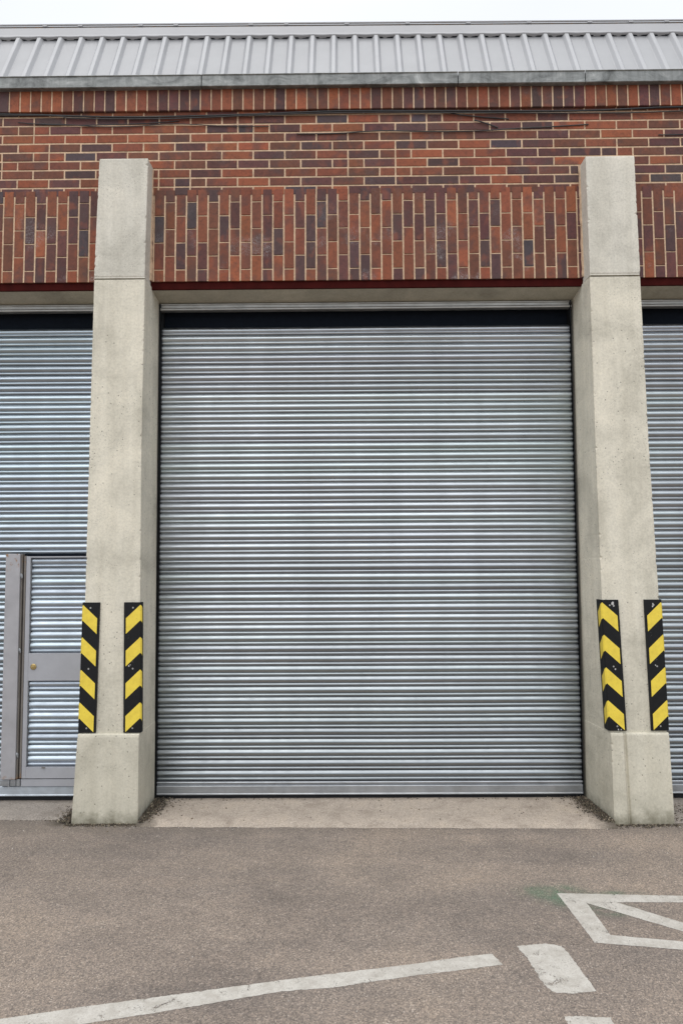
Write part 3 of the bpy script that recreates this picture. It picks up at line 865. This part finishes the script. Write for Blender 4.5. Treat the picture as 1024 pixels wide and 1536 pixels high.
guard(shaftL, 1, 'black and yellow striped guard on the right corner of the left pillar', SF=.03, scuffs=((.68, 1.01, .005), (.6, 1.017, .0035)))
guard(shaftR, -1, 'black and yellow striped guard on the left corner of the right pillar', SF=.075, scuffs=((.62, 1.405, .011), (.68, 1.39, .007), (.55, .975, .005), (.5, .586, .005), (.66, .585, .004)))
guard(shaftR, 1, 'black and yellow striped guard on the right corner of the right pillar', scuffs=((.5, 1.40, .006), (.52, 1.385, .006), (.55, 1.0, .005)))

# ------------------------------------------------------------------ litter and chips
def bits(name, spots, mat, label, cat):
    m = MB()
    for (x, y, z, r, col) in spots:
        n_ = random.choice((3, 4, 5)); a0 = random.uniform(0, 6.28); tilt = random.uniform(-.6, .6); asp = random.uniform(.35, 1)
        pts = []
        for i in range(n_):
            a = 2 * pi * i / n_ + random.uniform(-.3, .3); rr = r * random.uniform(.6, 1.1)
            u, v = rr * cos(a), rr * asp * sin(a)
            pts.append((x + u * cos(a0) - v * sin(a0), y + u * sin(a0) + v * cos(a0), z + u * tilt))
        h = r * random.uniform(.1, .6)
        top = [(x + (p[0] - x) * .7, y + (p[1] - y) * .7, p[2] + h) for p in pts]
        low = [(p[0], p[1], min(p[2], z) - .001) for p in pts]
        m.loft([low, top], col=col)
    o = m.build(name, mat)
    return tag(o, label, cat, kind='stuff')
def lc():
    c = random.choice(((.07, .052, .036), (.11, .082, .055), (.05, .04, .03), (.17, .13, .09), (.035, .03, .024), (.33, .28, .2), (.08, .07, .045)))
    k = random.uniform(.7, 1.2); return tuple(x * k for x in c)
def apz(y): return .001 + .017 * (1.9 - .9 * max(0, min(1, (.12 - y) / .62)))
S = []
for _ in range(1700):                         # corner left of the middle shutter
    t = random.random() ** .8; y = lerp(.0, -.44, t); w = random.expovariate(1 / (.013 + .030 * (1 - t)))
    S.append((-1.362 + min(w, .22), y + random.uniform(-.02, .01), apz(y) + random.random() * .010, random.uniform(.003, .0085), lc()))
for _ in range(2000):                         # corner right of it
    t = random.random() ** .8; y = lerp(.0, -.47, t); w = random.expovariate(1 / (.013 + .034 * (1 - t)))
    S.append((1.645 + .045 * t - min(w, .26), y + random.uniform(-.02, .01), apz(y) + random.random() * .012, random.uniform(.003, .0085), lc()))
for x0, x1, y, n_ in ((-1.84, -1.36, -.445, 520), (1.67, 2.10, -.482, 620)):   # along the feet of the pillars
    for _ in range(n_):
        S.append((random.uniform(x0, x1), y - random.expovariate(1 / .014), .001 + random.random() * .006, random.uniform(.0025, .007), lc()))
for _ in range(1300):                          # left outer corner of the left pillar
    w = random.expovariate(1 / .03); S.append((-1.815 - min(w, .3), random.uniform(-.42, -.1) - .02 * random.random(), .010 + random.random() * .008, random.uniform(.003, .008), lc()))
for _ in range(200):
    S.append((random.uniform(2.09, 2.3), random.uniform(-.46, -.1), .012 + random.random() * .006, random.uniform(.003, .008), lc()))
for _ in range(160):
    S.append((random.uniform(-1.2, 1.5), random.gauss(-.03, .02), .031, random.uniform(.002, .006), lc()))
for _ in range(60):
    yy = random.uniform(-.45, -.1); S.append((random.uniform(-1.3, 1.6), yy, apz(yy), random.uniform(.003, .009), lc()))
bits('leaf_litter', S, LITTER, 'dry brown leaf litter and dirt gathered in the corners at the foot of the pillars', 'leaf litter')
S = []
def cc():
    k = random.uniform(.7, 1.15); return tuple(x * k for x in random.choice(((.55, .5, .43), (.42, .36, .3), (.62, .58, .52), (.3, .26, .22), (.12, .1, .09))))
for _ in range(1500):
    S.append((random.uniform(-2.9, 2.9), -.52 - random.random() ** 1.3 * 2.6, .001, random.uniform(.0015, .0042), cc()))
for _ in range(1100):                         # grit in the joint between apron and asphalt
    x = random.uniform(-2.9, 2.9); yy = -.35 if x < -1.8 else (-.50 - .018 * x if x < 1.7 else -.49)
    S.append((x, yy - random.expovariate(1 / .016), .001, random.uniform(.0015, .0048), cc()))
bits('loose_grit', S, CHIP, 'pale stone grit scattered over the asphalt', 'grit')

# ------------------------------------------------------------------ world, sun, camera
ELEV, AZ = 58, 200                            # overcast: the sun only gives a soft lift from high behind the camera
w = bpy.data.worlds.new('World'); scene.world = w; w.use_nodes = True
nt = w.node_tree; nt.nodes.clear()
out = nt.nodes.new('ShaderNodeOutputWorld'); add = nt.nodes.new('ShaderNodeAddShader')
sky = nt.nodes.new('ShaderNodeTexSky'); sky.sky_type = 'NISHITA'; sky.sun_disc = False
sky.sun_elevation = radians(ELEV); sky.sun_rotation = radians(AZ)
b1 = nt.nodes.new('ShaderNodeBackground'); b1.inputs['Strength'].default_value = .05
b2 = nt.nodes.new('ShaderNodeBackground'); b2.inputs['Strength'].default_value = 1.0
tc = nt.nodes.new('ShaderNodeTexCoord'); sp = nt.nodes.new('ShaderNodeSeparateXYZ')
rp = nt.nodes.new('ShaderNodeValToRGB')
nz = nt.nodes.new('ShaderNodeTexNoise'); nz.inputs['Scale'].default_value = 2.2; nz.inputs['Detail'].default_value = 4
mx = nt.nodes.new('ShaderNodeMix'); mx.data_type = 'RGBA'; mx.blend_type = 'MULTIPLY'; mx.inputs[0].default_value = 1
r2 = nt.nodes.new('ShaderNodeValToRGB'); r2.color_ramp.elements[0].color = (.94, .94, .945, 1); r2.color_ramp.elements[1].color = (1.04, 1.04, 1.04, 1)
r2.color_ramp.elements[0].position = .35; r2.color_ramp.elements[1].position = .7
L_ = nt.links.new
L_(tc.outputs['Generated'], sp.inputs[0]); L_(sp.outputs['Z'], rp.inputs['Fac']); L_(tc.outputs['Generated'], nz.inputs['Vector'])
e = rp.color_ramp.elements; e[0].position = 0; e[0].color = (.52, .54, .58, 1); e[1].position = 1; e[1].color = (1.6, 1.6, 1.58, 1)
q = e.new(.2); q.color = (.74, .76, .79, 1); q = e.new(.62); q.color = (.93, .935, .94, 1)
L_(nz.outputs['Fac'], r2.inputs['Fac']); L_(rp.outputs['Color'], mx.inputs[6]); L_(r2.outputs['Color'], mx.inputs[7]); L_(mx.outputs[2], b2.inputs['Color'])
L_(sky.outputs[0], b1.inputs['Color']); L_(b1.outputs[0], add.inputs[0]); L_(b2.outputs[0], add.inputs[1]); L_(add.outputs[0], out.inputs[0])

sl = bpy.data.lights.new('Sun', 'SUN'); sl.energy = 1.1; sl.angle = radians(70); sl.color = (1, .965, .91)
so = bpy.data.objects.new('Sun', sl); COL.objects.link(so)
d = Vector((sin(radians(AZ)) * cos(radians(ELEV)), cos(radians(AZ)) * cos(radians(ELEV)), sin(radians(ELEV))))
so.rotation_euler = d.to_track_quat('Z', 'Y').to_euler(); so.location = (0, -6, 9)

p_, r_, y_, D_, h_ = 0.06853, -0.0057, -0.00826, 5.33988, 1.68354
fw = Vector((sin(y_) * cos(p_), cos(y_) * cos(p_), sin(p_))); rt = Vector((cos(y_), -sin(y_), 0)); up = rt.cross(fw)
rr = rt * cos(r_) + up * sin(r_); uu = -rt * sin(r_) + up * cos(r_)
cam = bpy.data.cameras.new('Camera'); co = bpy.data.objects.new('Camera', cam); COL.objects.link(co)
m3 = Matrix((rr, uu, -fw)).transposed().to_4x4(); m3.translation = Vector((0, -D_, h_)); co.matrix_world = m3
cam.sensor_fit = 'HORIZONTAL'; cam.sensor_width = 36; cam.lens = 36 * 1109 / 1024; cam.clip_end = 2000; cam.clip_start = .05
scene.camera = co
scene.view_settings.view_transform = 'Standard'; scene.view_settings.look = 'None'; scene.view_settings.exposure = 0
